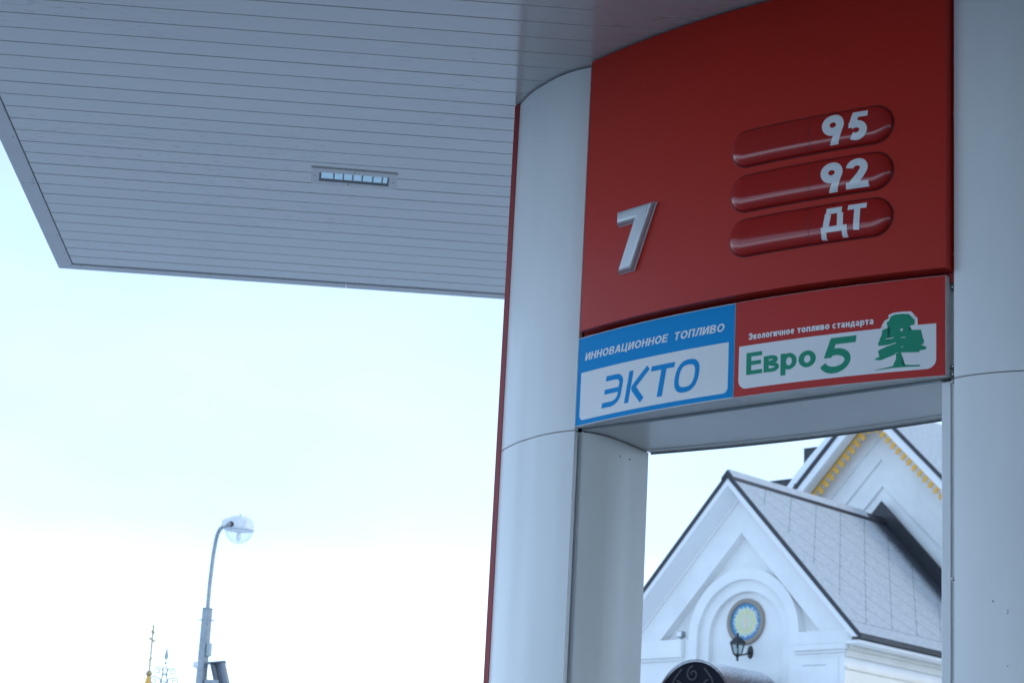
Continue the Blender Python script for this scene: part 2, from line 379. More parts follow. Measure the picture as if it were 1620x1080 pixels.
# dark structural core behind the cladding, either side of the opening
for sg in (-1, 1):
    core = [(-1.0, -.20), (-1.2, -.19), (-1.42, -.12), (-1.55, 0), (-1.42, .12), (-1.2, .19), (-1.0, .20)]
    core = core if sg < 0 else [(-p[0]+.03, p[1]) for p in core]
    MB().prism(core, 'z', 0, ZC-.002).build('steel_core', M_DARKGAP, column)
# red end trims at both tips
for sg in (-1, 1):
    pr = [(-1.572, -.092), (-1.604, -.094), (-1.618, -.080), (-1.626, 0), (-1.618, .080), (-1.604, .094), (-1.572, .092)]
    pr = pr if sg < 0 else [(-p[0]+.040, p[1]) for p in pr]
    e = MB().prism(pr, 'z', .1, ZC-.004).build('end_trim', M_REDEDGE, column, bevel=.004)
    for z in (1.2, 2.3, 3.35, 4.45, 5.1): MB().lathe([(.001, .001), (.004, .002), (.004, .006)], (-1.59 if sg < 0 else 1.63, -.095, z), 8, axis='y').build('rivet', M_REDEDGE, e)
# jambs of the opening
jl = catmull([(-.960, -.216), (-.936, -.172), (-.921, -.09), (-.921, -.03), (-.928, .04), (-.941, .125), (-.950, .20), (-.960, .279)])
for sg in (-1, 1):
    t = (lambda pts: pts) if sg < 0 else (lambda pts: [(-p[0]-.042, p[1]) for p in pts])
    o = t(jl); i = inset_line(o, (1 if sg < 0 else -1)*.025)
    j = MB().strip(o, i, .16, ZJ+.002).build('jamb_panel', M_SOFFIT, column, bevel=.001)
    fl = t([(-.998, -.2165), (-.9605, -.2165)]); fi = t([(-.998, -.196), (-.9605, -.196)])
    MB().strip(fl, fi, .16, ZJ+.004).build('jamb_flange', M_FASCIA, j)
    if sg < 0:
        for u, v, z in ((-.9265, .020, 3.735), (-.9385, .108, 3.738)): MB().lathe([(.0008, .003), (.004, .002), (.0045, -.004)], (u, v, z), 8, axis='x').build('rivet', M_IRON, j)
# lintel above the opening: flat soffit, curved back
def backv(u): return .279+.078*(1-(u/.96)**2)
us = [-.958+1.874*i/24 for i in range(25)]
poly = [(-.958, -.224), (.916, -.224)]+[(u, backv(u)) for u in reversed(us)]
lintel = MB().prism(poly, 'z', ZJ+.008, ZC-.004).build('lintel', M_SOFFIT, column)
MB().strip([(u, backv(u)+.012) for u in us], [(u, backv(u)-.045) for u in us], ZJ+.0045, ZJ+.0078).build('edge_bead', M_SOFFIT, lintel)
MB().strip([(u, backv(u)+.016) for u in us], [(u, backv(u)+.0125) for u in us], ZJ-.004, ZJ+.1).build('drip_edge', mat('drip_grey', (.22, .23, .23), .5), lintel)
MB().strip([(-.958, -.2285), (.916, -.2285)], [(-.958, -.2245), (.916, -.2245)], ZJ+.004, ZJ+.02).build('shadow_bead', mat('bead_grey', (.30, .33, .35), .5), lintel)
MB().strip([(-.966, -.236), (.985, -.236)], [(-.966, -.2295), (.985, -.2295)], 4.215, ZC-.01).build('sign_backing', M_REDEDGE, column)
# mounting rail and bolts in the gap on the right, small plugs in the right cladding
b = MB(); b.box(.955, .999, -.205, -.19, .16, ZC-.05); b.build('mounting_rail', mat('rail_grey', (.78, .79, .78), .5, noise=.15), column)
b = MB(); b.box(.957, .962, -.235, -.20, 3.822, 4.32); b.build('rail_lip', M_ALU, column)
def bolt(u, z, v=-.236):
    b = MB(); b.lathe([(.0008, -.012), (.007, -.010), (.009, -.004), (.009, .006)], (u, v, z), 10, axis='y').lathe([(.013, .0055), (.013, .009)], (u, v, z), 12, axis='y')
    b.build('bolt', M_BOLT, column)
for z in (4.20, 3.865, 3.832, 3.803, 3.002): bolt(.972, z, -.222)
for z in (4.94, 4.33): bolt(.990, z, -.245)
def clad_right_v(u):                         # surface of the right cladding
    p = mirU(cl)
    for a, c in zip(p, p[1:]):
        if a[0] <= u <= c[0]: t = (u-a[0])/(c[0]-a[0]); return a[1]+(c[1]-a[1])*t
    return -.2
for u, z, r in ((1.2235, 2.855, .010), (1.1735, 2.896, .004), (1.228, 2.6465, .003)):
    MB().lathe([(.0008, -.003), (r*.8, -.003), (r, -.0012), (r, .003)], (u, clad_right_v(u), z), 14, axis='y').build('plug', M_FASCIA if r > .008 else M_STEEL, column)
MB().box(-1.75, 1.79, -.55, .55, 0, .15).build('plinth', mat('concrete', (.33, .32, .30), .8, noise=.3, nscale=5, bump=.3), column, bevel=.02)

# ------------------------------------------------------------------ flat artwork wrapped on a curved face
def upv(u, z=0): return -.432+.112*((u-.03)/.96)**2
def lov(u, z=0): return -.378+.107*(u/.96)**2
def wrap(name, polys, fn, eps, material, parent, step=.045, thick=.0009, zstep=None):
    """polys: lists of (u, z) points (each a list of faces ok); laid on the face v=fn(u,z), eps proud of it"""
    bm = bmesh.new()
    for k, P in enumerate(polys):
        pts, fs, lift = P if isinstance(P, tuple) else (P, None, 0)
        vs = [bm.verts.new((p[0], lift, p[1])) for p in pts]
        if fs is None:
            if len(vs) > 4:
                fc = bm.faces.new(vs); bmesh.ops.triangulate(bm, faces=[fc])
            else: bm.faces.new(vs)
        else:
            for q in fs:
                try: bm.faces.new([vs[i] for i in q])
                except Exception: pass
    lo = min(v.co.x for v in bm.verts); hi = max(v.co.x for v in bm.verts)
    x = lo+step
    while x < hi:
        bmesh.ops.bisect_plane(bm, geom=bm.verts[:]+bm.edges[:]+bm.faces[:], plane_co=(x, 0, 0), plane_no=(1, 0, 0)); x += step
    if zstep:
        z = min(v.co.z for v in bm.verts)+zstep; hz = max(v.co.z for v in bm.verts)
        while z < hz:
            bmesh.ops.bisect_plane(bm, geom=bm.verts[:]+bm.edges[:]+bm.faces[:], plane_co=(0, 0, z), plane_no=(0, 0, 1)); z += zstep
    for v in bm.verts: v.co.y = fn(v.co.x, v.co.z)-eps-v.co.y
    bmesh.ops.recalc_face_normals(bm, faces=bm.faces)
    for f_ in bm.faces:
        if f_.normal.y > 0: f_.normal_flip()
    me = bpy.data.meshes.new(name); bm.to_mesh(me); bm.free(); me.materials.append(material)
    o = bpy.data.objects.new(name, me); COL.objects.link(o); o.parent = parent
    return o

# ------------------------------------------------------------------ lettering: every letter is a set of strokes
def arc(cx, cy, rx, ry, a0, a1, n=14):
    return [(cx+rx*math.cos(math.radians(a0+(a1-a0)*i/n)), cy+ry*math.sin(math.radians(a0+(a1-a0)*i/n))) for i in range(n+1)]
def stroke(pts, w, closed=False):
    n = len(pts); L_, R_ = [], []
    for i, p in enumerate(pts):
        if closed: a, c = pts[(i-1) % n], pts[(i+1) % n]
        else: a, c = pts[max(i-1, 0)], pts[min(i+1, n-1)]
        def nrm(q, r):
            dx, dy = r[0]-q[0], r[1]-q[1]; l = math.hypot(dx, dy) or 1e-9; return (-dy/l, dx/l)
        n1 = nrm(a, p) if a != p else nrm(p, c); n2 = nrm(p, c) if c != p else n1
        mx, my = n1[0]+n2[0], n1[1]+n2[1]; l = math.hypot(mx, my) or 1e-9; mx, my = mx/l, my/l
        k = 1/max(.45, mx*n1[0]+my*n1[1])
        L_.append((p[0]+mx*w/2*k, p[1]+my*w/2*k)); R_.append((p[0]-mx*w/2*k, p[1]-my*w/2*k))
    vs = L_+R_; m = n if closed else n-1
    return vs, [(i, (i+1) % n, n+(i+1) % n, n+i) for i in range(m)]
def G(ch, w, lc=False):
    """strokes of a letter on a body 1 high (capitals) or x high (small letters); returns width, [(points, faces)]"""
    h = w/2; H = .74 if lc else 1.0
    st = lambda *p, **k: stroke(list(p), k.get('w', w))
    vert = lambda x, a=0, b_=None: st((x, a), (x, H if b_ is None else b_))
    up = ch.upper()
    if up == 'И':
        W = .60 if lc else .74; return W, [vert(h), vert(W-h), st((w*.9, h*.55), (W-w*.9, H-h*.55), w=w*.95)]
    if up == 'Н':
        W = .60 if lc else .72; return W, [vert(h), vert(W-h), st((w, H*.52), (W-w, H*.52), w=w*.9)]
    if up == 'О':
        W = .66 if lc else .84; return W, [stroke(arc(W/2, H/2, W/2-h, H/2-h*.95, 0, 360-360/36, 35), w, True)]
    if up == 'П':
        W = .60 if lc else .72; return W, [vert(h), vert(W-h), st((w, H-h*.9), (W-w, H-h*.9), w=w*.9)]
    if up == 'Т':
        W = .52 if lc else .66; return W, [st((0, H-h*.9), (W, H-h*.9), w=w*.9), vert(W/2, 0, H-w*.9)]
    if up == 'Г':
        W = .44 if lc else .58; return W, [vert(h), st((w, H-h*.9), (W, H-h*.9), w=w*.9)]
    if up == 'Е' and not lc:
        W = .64; return W, [vert(h), st((w, 1-h*.9), (W, 1-h*.9), w=w*.9), st((w, .52), (W*.94, .52), w=w*.9), st((w, h*.9), (W+.02, h*.9), w=w*.9)]
    if up == 'Е':
        W = .62; return W, [stroke(arc(W/2, H/2, W/2-h, H/2-h*.9, 0, 320, 24), w*.95), st((w*.9, H*.47), (W-w*.55, H*.47), w=w*.75)]
    if up == 'В':
        W = .60 if lc else .70; m = H*.54; r1 = (H-m)/2; r2 = m/2
        return W, [vert(h), stroke([(w, H-h*.8)]+arc(W-r1-h*1.1, H-r1-h*.2, r1*.95, r1-h*.6, 90, -90, 10)+[(w, m-h*.0)], w*.85),
                   stroke([(w, m)]+arc(W-r2-h*.6, r2+h*.1, r2*.95, r2-h*.7, 90, -90, 10)+[(w, h*.8)], w*.85)]
    if up == 'А' and not lc:
        W = .80; return W, [st((h*1.05, 0), (W/2-h*.25, 1), w=w*1.05), st((W-h*1.05, 0), (W/2+h*.25, 1), w=w*1.05), st((W*.26, .30), (W*.74, .30), w=w*.8)]
    if up == 'А':
        W = .58; return W, [stroke([(h*1.1, H*.70)]+arc(W/2-.01, H-h-.12, W/2-h-.01, .12, 165, 0, 10)+[(W-h-.02, H*.3), (W-h, 0)], w*.95), stroke([(W-h-.02, H*.52)]+arc(W/2-.02, H*.28, W/2-h-.0, H*.28-h*.9, 100, 330, 14), w*.85)]
    if up == 'Ц':
        W = .80; return W, [vert(h), vert(W-h-.08), st((w, h*.9), (W-w-.08, h*.9), w=w*.9), st((W-.07-h*.1, w*.9), (W-.07-h*.1, -.2), w=w*.8), st((W-w-.08, h*.9), (W, h*.9), w=w*.88)]
    if up == 'Л':
        W = .58 if lc else .72; return W, [vert(W-h), st((W*.26, H-h*.9), (W-w, H-h*.9), w=w*.9), stroke([(W*.34, H-w*.5), (W*.31, H*.45), (W*.24, H*.16), (W*.12, h*.95), (0, h*.9)], w*.95)]
    if up == 'Э' :
        W = .70; return W, [stroke(arc(W/2-.04, .5, W/2-h+.02, .5-h*.95, 155, -155, 26), w), st((W*.34, .5), (W-w, .5), w=w*.85)]
    if up == 'К':
        W = .56; return W, [vert(h), stroke([(w*.9, H*.5), (w*1.4, H*.52), (W-h*.9, H)], w*.95), stroke([(w*1.3, H*.5), (W-h*.7, 0)], w)]
    if up == 'Ч':
        W = .57; return W, [vert(W-h), stroke([(h, H), (h, H*.62)]+arc(W/2-.02, H*.58, W/2-h-.02, H*.2, 180, 280, 8)+[(W-w, H*.42)], w*.95)]
    if up == 'С':
        W = .60; return W, [stroke(arc(W/2, H/2, W/2-h, H/2-h*.9, 38, 322, 24), w*.95)]
    if up == 'Д':
        W = .66; return W, [vert(W-h-.07, w), st((W*.26, H-h*.9), (W-w-.07, H-h*.9), w=w*.9), st((W*.34, H-w), (W*.20, w*.9), w=w*.9), st((0, h), (W, h), w=w), st((h*.8, 0), (h*.8, -.17), w=w*.8), st((W-h*.8, 0), (W-h*.8, -.17), w=w*.8)]
    if up == 'Р':
        W = .63; return W, [vert(h, -.24), stroke(arc(W/2+.015, H/2, W/2-h-.005, H/2-h*.9, 0, 360-360/30, 29), w*.9, True)]
    return .3, []
def text(s, u0, u1, z0, cap, w, shear=0, gap=.10, space=.36, slope=0):
    x = 0; items = []
    for ch in s:
        if ch == ' ': x += space; continue
        W, strokes = G(ch, w, ch.islower()); items.append((x, strokes)); x += W+gap
    x -= gap; sc = (u1-u0-shear*cap)/x; out = []; k = 0
    for ox, strokes in items:
        for vs, fs in strokes:
            k += 1
            out.append(([(u0+(ox+p[0])*sc+shear*p[1]*cap, z0+p[1]*cap+slope*((ox+p[0])*sc)) for p in vs], fs, .00006*(k % 6)))
    return out
def figs(list_of, u0, z0, sx, sz, shear=0):
    return [([(u0+p[0]*sx+shear*p[1]*sz, z0+p[1]*sz) for p in vs], fs, .00007*i) for i, (vs, fs) in enumerate(list_of)]

# ------------------------------------------------------------------ upper sign: pump number
SGN = empty('pump_number_sign', (OX, OY, 0), UA)
tag(SGN, 'big curved red sign panel with raised number 7 and three fuel capsules 95 92 ДТ', 'sign')
U0, U1 = -.9175, .9937
uu = [U0+(U1-U0)*i/40 for i in range(41)]
MB().strip([(u, upv(u)) for u in uu], [(u, -.252) for u in uu], 4.256, ZC-.010).build('red_panel', M_RED, SGN)
def offset_poly(P, d):
    n = len(P); out = []
    for i in range(n):
        a, p, c = P[i-1], P[i], P[(i+1) % n]
        def nr(q, r):
            dx, dy = r[0]-q[0], r[1]-q[1]; l = math.hypot(dx, dy); return (-dy/l, dx/l)
        n1, n2 = nr(a, p), nr(p, c); mx, my = n1[0]+n2[0], n1[1]+n2[1]; l = math.hypot(mx, my); mx, my = mx/l, my/l
        k = 1/max(.35, mx*n1[0]+my*n1[1]); out.append((p[0]+mx*d*k, p[1]+my*d*k))
    return out
def raised_number():
    P = [(-.667, 4.772), (-.667, 4.700), (-.556, 4.700), (-.652, 4.470), (-.553, 4.470), (-.424, 4.772)]
    rings = [(0, .000), (0, .004), (.0035, .0075), (.0035, .016), (.006, .024), (.011, .031), (.019, .035), (.0245, .0355)]
    b = MB(); n = len(P); R = [(offset_poly(P, d), h) for d, h in rings]
    vs = [(p[0], upv(p[0])-.0005-h, p[1]) for Q, h in R for p in Q]
    fs = [(i*n+j, i*n+(j+1) % n, (i+1)*n+(j+1) % n, (i+1)*n+j) for i in range(len(R)-1) for j in range(n)]
    fs.append(tuple((len(R)-1)*n+j for j in range(n)))
    b.add(vs, fs); b.build('number', M_NUMBER, SGN, smooth=25)
raised_number()
RC = .0815
def dome(u, z, zc, uL=.0005, uR=.7715, hgt=.030):
    a, c = uL+RC, uR-RC
    du = 0 if a <= u <= c else (u-a if u < a else u-c)
    t = min(1, math.hypot(du, z-zc)/RC); return hgt*math.sqrt(max(0, 1-t**3.6))
def capsule(zc, strokes):
    uL, uR = .0005, .7715; a, c = uL+RC, uR-RC
    per = [(c, zc, ang) for ang in [-90+180*i/18 for i in range(19)]]
    base = [(c-(c-a)*i/14, zc, 90) for i in range(1, 14)]+[(a, zc, 90+180*i/18) for i in range(19)]+[(a+(c-a)*i/14, zc, 270) for i in range(1, 14)]
    per += base; n = len(per); ts = [1, .985, .95, .9, .82, .72, .6, .46, .3, .14, 0]
    b = MB(); vs = []
    for t in ts:
        for cu, cz, ang in per:
            u = cu+RC*t*math.cos(math.radians(ang)); z = cz+RC*t*math.sin(math.radians(ang))
            vs.append((u, upv(u)-.0015-.030*math.sqrt(max(0, 1-t**3.6)), z))
    fs = [(i*n+j, i*n+(j+1) % n, (i+1)*n+(j+1) % n, (i+1)*n+j) for i in range(len(ts)-1) for j in range(n)]
    b.add(vs, fs); cap = b.build('fuel_capsule', M_REDGLOSS, SGN, smooth=80)
    rim = [( (cu+(RC+.0025)*math.cos(math.radians(ang))), cz+(RC+.0025)*math.sin(math.radians(ang))) for cu, cz, ang in per]
    b = MB(); pts = [(u, upv(u)-.0015, z) for u, z in rim]; b.tube(pts+[pts[0]], .0030, 6, cap=False); b.build('rim', M_DARKRED, cap)
    fn = lambda u, z: upv(u)-dome(u, z, zc)
    wrap('seam', [stroke([(.412, zc-.078), (.410, zc+.078)], .0022)+(0,)], fn, .0022, M_DARKRED, cap, .02, zstep=.008)
    wrap('lettering', strokes, fn, .0024, M_DECALGREY, cap, .018, zstep=.012)
def quad(*p): return list(p), [tuple(range(len(p)))]
def nine(w=.255):
    return [stroke(arc(.375, .645, .375-w/2, .355-w/2, 0, 360-360/36, 35), w, True), quad((.735, .56), (.535, 0), (.245, 0), (.43, .37))]
def five(w=.245):
    return [quad((.19, 1), (.70, 1), (.70, .80), (.15, .80)), quad((.19, .99), (.42, .99), (.31, .45), (.05, .45)),
            stroke(arc(.315, .345, .375-w/2, .345-w/2, 138, -128, 26), w)]
def two(w=.245):
    return [stroke(arc(.40, .665, .365-w/2, .335-w/2, 176, -24, 22)+[(.52, .42), (.24, .12)], w), quad((0, 0), (.78, 0), (.78, .20), (.04, .20))]
capsule(4.914, figs(nine(.265), .469, 4.845, .135, .134)+figs(five(.255), .583, 4.849, .133, .125))
capsule(4.708, figs(nine(.265), .466, 4.634, .135, .131)+figs(two(.255), .578, 4.637, .133, .129))
dt = figs([stroke([(.20, .90), (.80, .90)], .20), stroke([(.275, .80), (.19, .38)], .24), stroke([(.745, .80), (.735, .38)], .23), stroke([(0, .30), (1.0, .30)], .18), stroke([(.11, .21), (.08, 0)], .20), stroke([(.90, .21), (.89, .0)], .20)], .471, 4.429, .118, .134)
dt += figs([stroke([(0, .90), (1, .90)], .20), stroke([(.52, .80), (.45, 0)], .32)], .592, 4.452, .084, .113)
capsule(4.506, dt)

# ------------------------------------------------------------------ lower signs
def board(name, ua, ub, face, label, zb=3.818, zt=4.240):
    t = empty(name, (OX, OY, 0), UA); tag(t, label, 'sign')
    q = [ua+(ub-ua)*i/20 for i in range(21)]
    MB().strip([(u, lov(u)) for u in q], [(u, -.238) for u in q], zb, zt).build('tray', M_ALU if face is M_FILMRED else M_FASCIA, t, bevel=.001)
    e = .0035 if face is M_BLUE else .0015
    wrap('printed_face', [[(ua+.001, zb+e), (ub-.0008, zb+e), (ub-.0008, zt-e), (ua+.001, zt-e)]], lov, .0008, face, t)
    return t
def rounded(u0, u1, z0, z1, r):
    return [(u0, z1)]+[(u0+r+r*math.cos(a), z0+r+r*math.sin(a)) for a in [PI+PI/2*i/8 for i in range(9)]]+[(u1-r+r*math.cos(a), z0+r+r*math.sin(a)) for a in [1.5*PI+PI/2*i/8 for i in range(9)]]+[(u1, z1)]
BB = board('fuel_sign', -.9630, -.0015, M_BLUE, 'blue and white curved fuel sign reading ЭКТО under the red panel')
wrap('white_field', [rounded(-.9355, -.031, 3.8435, 4.069, .026)], lov, .0013, M_FILMWHITE, BB)
wrap('caption', text('ИННОВАЦИОННОЕ', -.914, -.372, 4.1235, .036, .20, .22, .12, slope=-.003), lov, .0013, M_FILMWHITE, BB, .03)
wrap('caption', text('ТОПЛИВО', -.340, -.052, 4.1215, .036, .20, .22, .12), lov, .0013, M_FILMWHITE, BB, .03)
sh = .19
def ekto():
    c = .1455; z0 = 3.877; out = []
    def put(strokes, u, width):
        for vs, fs in strokes: out.append(([(u+p[0]*width+sh*p[1]*c, z0+p[1]*c) for p in vs], fs, .00006*(len(out) % 7)))
    put([stroke([(0, .92), (.40, .92)]+arc(.46, .70, .275, .22, 90, 0, 8)+arc(.40, .34, .335, .26, 0, -90, 8)+[(0, .08)], .165), stroke([(.03, .50), (.65, .50)], .155)], -.783, c)
    put([stroke([(.10, 0), (.10, 1)], .185), stroke([(.83, 1), (.36, .52), (.32, .46), (.35, .40), (.78, 0)], .19)], -.634, c)
    put([stroke([(0, .92), (.96, .92)], .16), stroke([(.54, .84), (.54, 0)], .21)], -.493, c)
    put([stroke([(.475+.385*math.copysign(abs(math.cos(t))**.75, math.cos(t)), .5+.42*math.copysign(abs(math.sin(t))**.8, math.sin(t))) for t in [2*PI*i/48 for i in range(48)]], .165, True)], -.340, c)
    return out
wrap('brand_letters', ekto(), lov, .0018, M_BLUE, BB, .03)
RB = board('fuel_sign', .0005, .9655, M_FILMRED, 'red and white curved fuel sign with green Евро 5 and tree emblem')
# white field rises into an outline round the tree
P6 = lambda x, y: (1300+x/6, 380+y/6)
P54 = lambda x, y: (1300+x/5.4, 520+y/5.4)
TREE = [(660,722),(700,706),(760,700),(828,700),(832,745),(858,752),(885,757),(885,800),(860,806),(820,818),(798,846),(786,862),(860,852),(945,848),(940,908),(958,912),(958,935),(973,938),(970,982),(945,990),(998,1015),(990,1035),(932,1045),(930,1062),(850,1064),(757,1066)]
HALO = [(555,842),(580,838),(603,830),(597,765),(640,742),(635,712),(680,690),(760,678),(852,675),(858,735),(912,737),(912,803)]
# measured mapping of that part of the sign from picture to board coordinates (bilinear over the four corners of the white field)
def px2uz(p):
    """plane-to-plane map fitted over the right half of the board"""
    x, y = p
    c = HOMO
    w = c[6]*x+c[7]*y+1
    return ((c[0]*x+c[1]*y+c[2])/w, (c[3]*x+c[4]*y+c[5])/w)
HOMO = (0.004222922433, 0.0001081092372, -4.916696858, 0.0008213690021, -0.003552166925, 6.667995521, 0.000301342319, 0.0001092864645)
halo = [px2uz(P6(*p)) for p in HALO]
wf = rounded(.0245, .9275, 3.8515, 4.040, .040)
wrap('white_field', [wf, (halo+[(halo[-1][0], 4.0402), (halo[0][0], 4.0402)])], lov, .0013, M_FILMWHITE, RB)
TRUNK = [(680,205),(680,270),(684,300),(742,310),(842,308),(842,321),(720,326),(600,336),(445,358),(480,347),(560,330),(610,318),(630,300),(637,260),(637,210)]
LOW = [(680,150),(680,206),(637,206),(625,222),(600,232),(560,248),(525,262),(500,271),(478,266),(449,266),(465,252),(495,237),(490,215),(481,190),(500,179),(560,151),(634,126)]
LEFT = [(660,722),(655,745),(640,768),(618,782),(625,818),(660,822),(590,847),(573,862),(575,893),(583,910),(562,925),(552,935),(549,960),(537,968),(540,1004),(630,994),(705,972)]
crown = [px2uz(P6(*p)) for p in TREE]+[px2uz(P6(*p)) for p in [(712,1066)]]
body = [P6(*p) for p in LEFT]
full = [px2uz(p) for p in [P6(*q) for q in TREE]]+[px2uz(P6(*q)) for q in [(735,1068),(712,1000),(720,975)]]+[px2uz(p) for p in reversed(body)][:-1]
low = [px2uz(P54(*p)) for p in LOW]
trunk = [px2uz(P54(*p)) for p in TRUNK]
wrap('tree_emblem', [(full, None, 0), (low, None, .0001), (trunk, None, .0002)], lov, .0020, M_GREEN, RB, .03)
slits = [[(612,935),(672,925),(690,920),(680,932),(612,942)], [(757,922),(800,919),(800,925),(757,928)], [(757,1012),(780,1006),(776,1012),(757,1017)], [(752,842),(777,838),(768,862),(752,865)]]
for sl in slits: wrap('tree_gap', [[px2uz(P6(*p)) for p in sl]], lov, .0027, M_FILMWHITE, RB, .03)
wrap('caption', text('Экологичное', .073, .300, 4.0635, .0295, .22, 0, .10)+text('топливо', .314, .465, 4.0635, .0295, .22, 0, .10)+text('стандарта', .478, .662, 4.0625, .0295, .22, 0, .10), lov, .0013, M_FILMWHITE, RB, .03)
wrap('grade_word', text('Евро', .064, .404, 3.910, .0965, .205, 0, .075), lov, .0019, M_GREEN, RB, .03)
wrap('grade_number', figs([stroke([(.20, .905), (1.0, .905)], .19), stroke(arc(.42, .345, .40, .255, 140, -160, 30), .19), quad((.18, .99), (.40, .99), (.30, .44), (.045, .44))], .4250, 3.871, .142, .152, .14), lov, .0019, M_GREEN, RB, .03)

# ------------------------------------------------------------------ the church
CH = (7.757, 44.664); CR = math.radians(-43.5)
church = empty('church', (*CH, 0), CR)
tag(church, 'white stucco church with steep snowy gables, dark roof edges and gold rake trim', 'church')
AX, AZ = -3.51, 11.44                       # front ridge
SL = 1.057
WC = -3.33                                  # middle of the arch
b = MB()
b.prism([(-6.36, 0), (-.66, 0), (-.66, 7.9), (-3.51, 10.93), (-6.36, 7.9)], 'y', .24, 5.7)
b.box(-6.36, -4.58, 0, .24, 0, 7.9).box(-2.08, -.66, 0, .24, 0, 7.9)
b.prism([(-6.36, 7.9), (-5.64, 7.9), (-3.42, 10.18), (-3.51, 10.93)], 'y', 0, .24)
b.prism([(-1.27, 7.9), (-.66, 7.9), (-3.51, 10.93), (-3.42, 10.18)], 'y', 0, .24)
def ring(b, r0, r1, y0, y1):
    A = [PI*i/36 for i in range(37)]
    for a, c in zip(A, A[1:]):
        P = lambda r, t: (WC+r*math.cos(t), 7.9+r*math.sin(t))
        b.prism([P(r0, a), P(r1, a), P(r1, c), P(r0, c)], 'y', y0, y1)
ring(b, 1.25, 1.49, 0, .24)
wall = b.build('front_wall', M_STUCCO, church, smooth=20)
b = MB(); ring(b, 1.0, 1.25, .11, .24); b.box(WC-1.25, WC-1.0, .11, .24, 0, 7.9).box(WC+1.0, WC+1.25, .11, .24, 0, 7.9)
b.build('arch_moulding', M_STUCCO, church, smooth=20)
MB().box(-6.42, -4.92, -.12, 0, 7.5, 7.9).box(-6.38, -4.92, -.06, 0, 7.44, 7.5).build('cornice', M_STUCCO, church, bevel=.012)
b = MB()
b.box(-1.90, -.40, -.12, 0, 7.62, 7.9).box(-1.90, -.56, -.12, 0, 7.5, 7.62).box(-1.90, -.62, -.06, 0, 7.44, 7.5)
b.build('cornice', M_STUCCO, church, bevel=.012)
b = MB()                                    # stepped cornice along the side wall
for x1, z0, z1 in ((-.40, 7.62, 7.86), (-.47, 7.50, 7.62), (-.56, 7.36, 7.50), (-.60, 7.10, 7.16)): b.box(-.66, x1, .0, 5.7, z0, z1)
b.build('side_cornice', M_STUCCO2, church, bevel=.012)
b = MB(); b.box(-.66, -.652, .0, 5.7, 0, 7.1); b.build('side_wall', M_STUCCO2, church)
b = MB(); b.box(-1.80, -.80, -.012, 0, 0, 7.36); b.build('corner_pilaster', M_STUCCO, church, bevel=.006)
b = MB(); b.box(-1.72, -1.12, -.018, -.012, 7.19, 7.205); b.build('groove_shade', mat('shadow_line', (.42, .43, .45), .8), church)  # thin grey strip painted as the shade of a shallow groove
# arched window of the side wall
b = MB()
for a, c in zip([PI*i/18 for i in range(18)], [PI*i/18 for i in range(1, 19)]):
    P = lambda r, t: (2.35+r*math.cos(t), 6.15+r*math.sin(t))
    b.prism([P(.46, a), P(.56, a), P(.56, c), P(.46, c)], 'x', -.652, -.60)
b.box(-.652, -.60, 1.79, 1.89, 3.4, 6.15).box(-.652, -.60, 2.81, 2.91, 3.4, 6.15)
wn = b.build('side_window', mat('window_trim', (.50, .38, .22), .7, noise=.1), church)
b = MB(); b.box(-.652, -.645, 1.89, 2.81, 3.4, 6.15).prism([(2.35+.46*math.cos(PI*i/18), 6.15+.46*math.sin(PI*i/18)) for i in range(19)], 'x', -.652, -.645)
b.build('pane', mat('window_dark', (.03, .04, .05), .08), wn)

# front roof
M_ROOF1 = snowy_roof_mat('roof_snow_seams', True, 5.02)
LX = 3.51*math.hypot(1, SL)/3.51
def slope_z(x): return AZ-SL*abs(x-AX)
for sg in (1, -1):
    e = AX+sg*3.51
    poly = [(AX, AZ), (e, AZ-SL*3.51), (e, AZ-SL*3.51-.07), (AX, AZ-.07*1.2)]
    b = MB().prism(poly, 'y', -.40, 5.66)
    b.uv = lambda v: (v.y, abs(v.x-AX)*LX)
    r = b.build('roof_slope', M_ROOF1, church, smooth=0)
    # dark rake and eave edges
    o = .0
    q = lambda x, d: (x, slope_z(x)-d)
    b = MB().prism([q(AX, -.03), q(e, -.03), q(e, .085), q(AX, .085*1.1)], 'y', -.455, -.402)
    b.box(e-.0*sg if sg > 0 else e-.06, e+.06 if sg > 0 else e, -.455, 5.6, AZ-SL*3.51-.075, AZ-SL*3.51+.02)
    b.build('roof_edge', M_DKMETAL, church, smooth=0)
    b = MB().prism([q(AX, .10), q(e-.05*sg, .10), q(e-.20*sg, .245), q(AX, .26)], 'y', -.43, -.40)
    b.build('rake_board', M_FASCIA, church, smooth=0)
    ea, eb = e-.30*sg, e-.62*sg
    v8 = [(*q(AX, .235), -.40), (*q(ea, .235), -.40), (*q(ea, .265), -.40), (*q(AX, .265), -.40), (*q(AX, .47), .02), (*q(eb, .47), .02), (*q(eb, .50), .02), (*q(AX, .50), .02)]
    MB().add([(x, yy, z) for x, z, yy in v8], [(0, 1, 2, 3), (7, 6, 5, 4), (0, 4, 5, 1), (1, 5, 6, 2), (2, 6, 7, 3), (3, 7, 4, 0)]).build('rake_soffit', M_FASCIA, church, smooth=0)
    MB().prism([q(AX, .47), q(e-.5*sg, .47), q(e-.5*sg, .555), q(AX, .555)], 'y', -.035, -.001).build('rake_moulding', mat('moulding_pink', (.78, .74, .74), .7), church, smooth=0)
    ex = e-.06*sg
    MB().box(min(ex, ex-.34*sg), max(ex, ex-.34*sg), -.35, 5.6, AZ-SL*3.51-.16, AZ-SL*3.51-.10).build('eave_soffit', M_FASCIA, church, smooth=0)
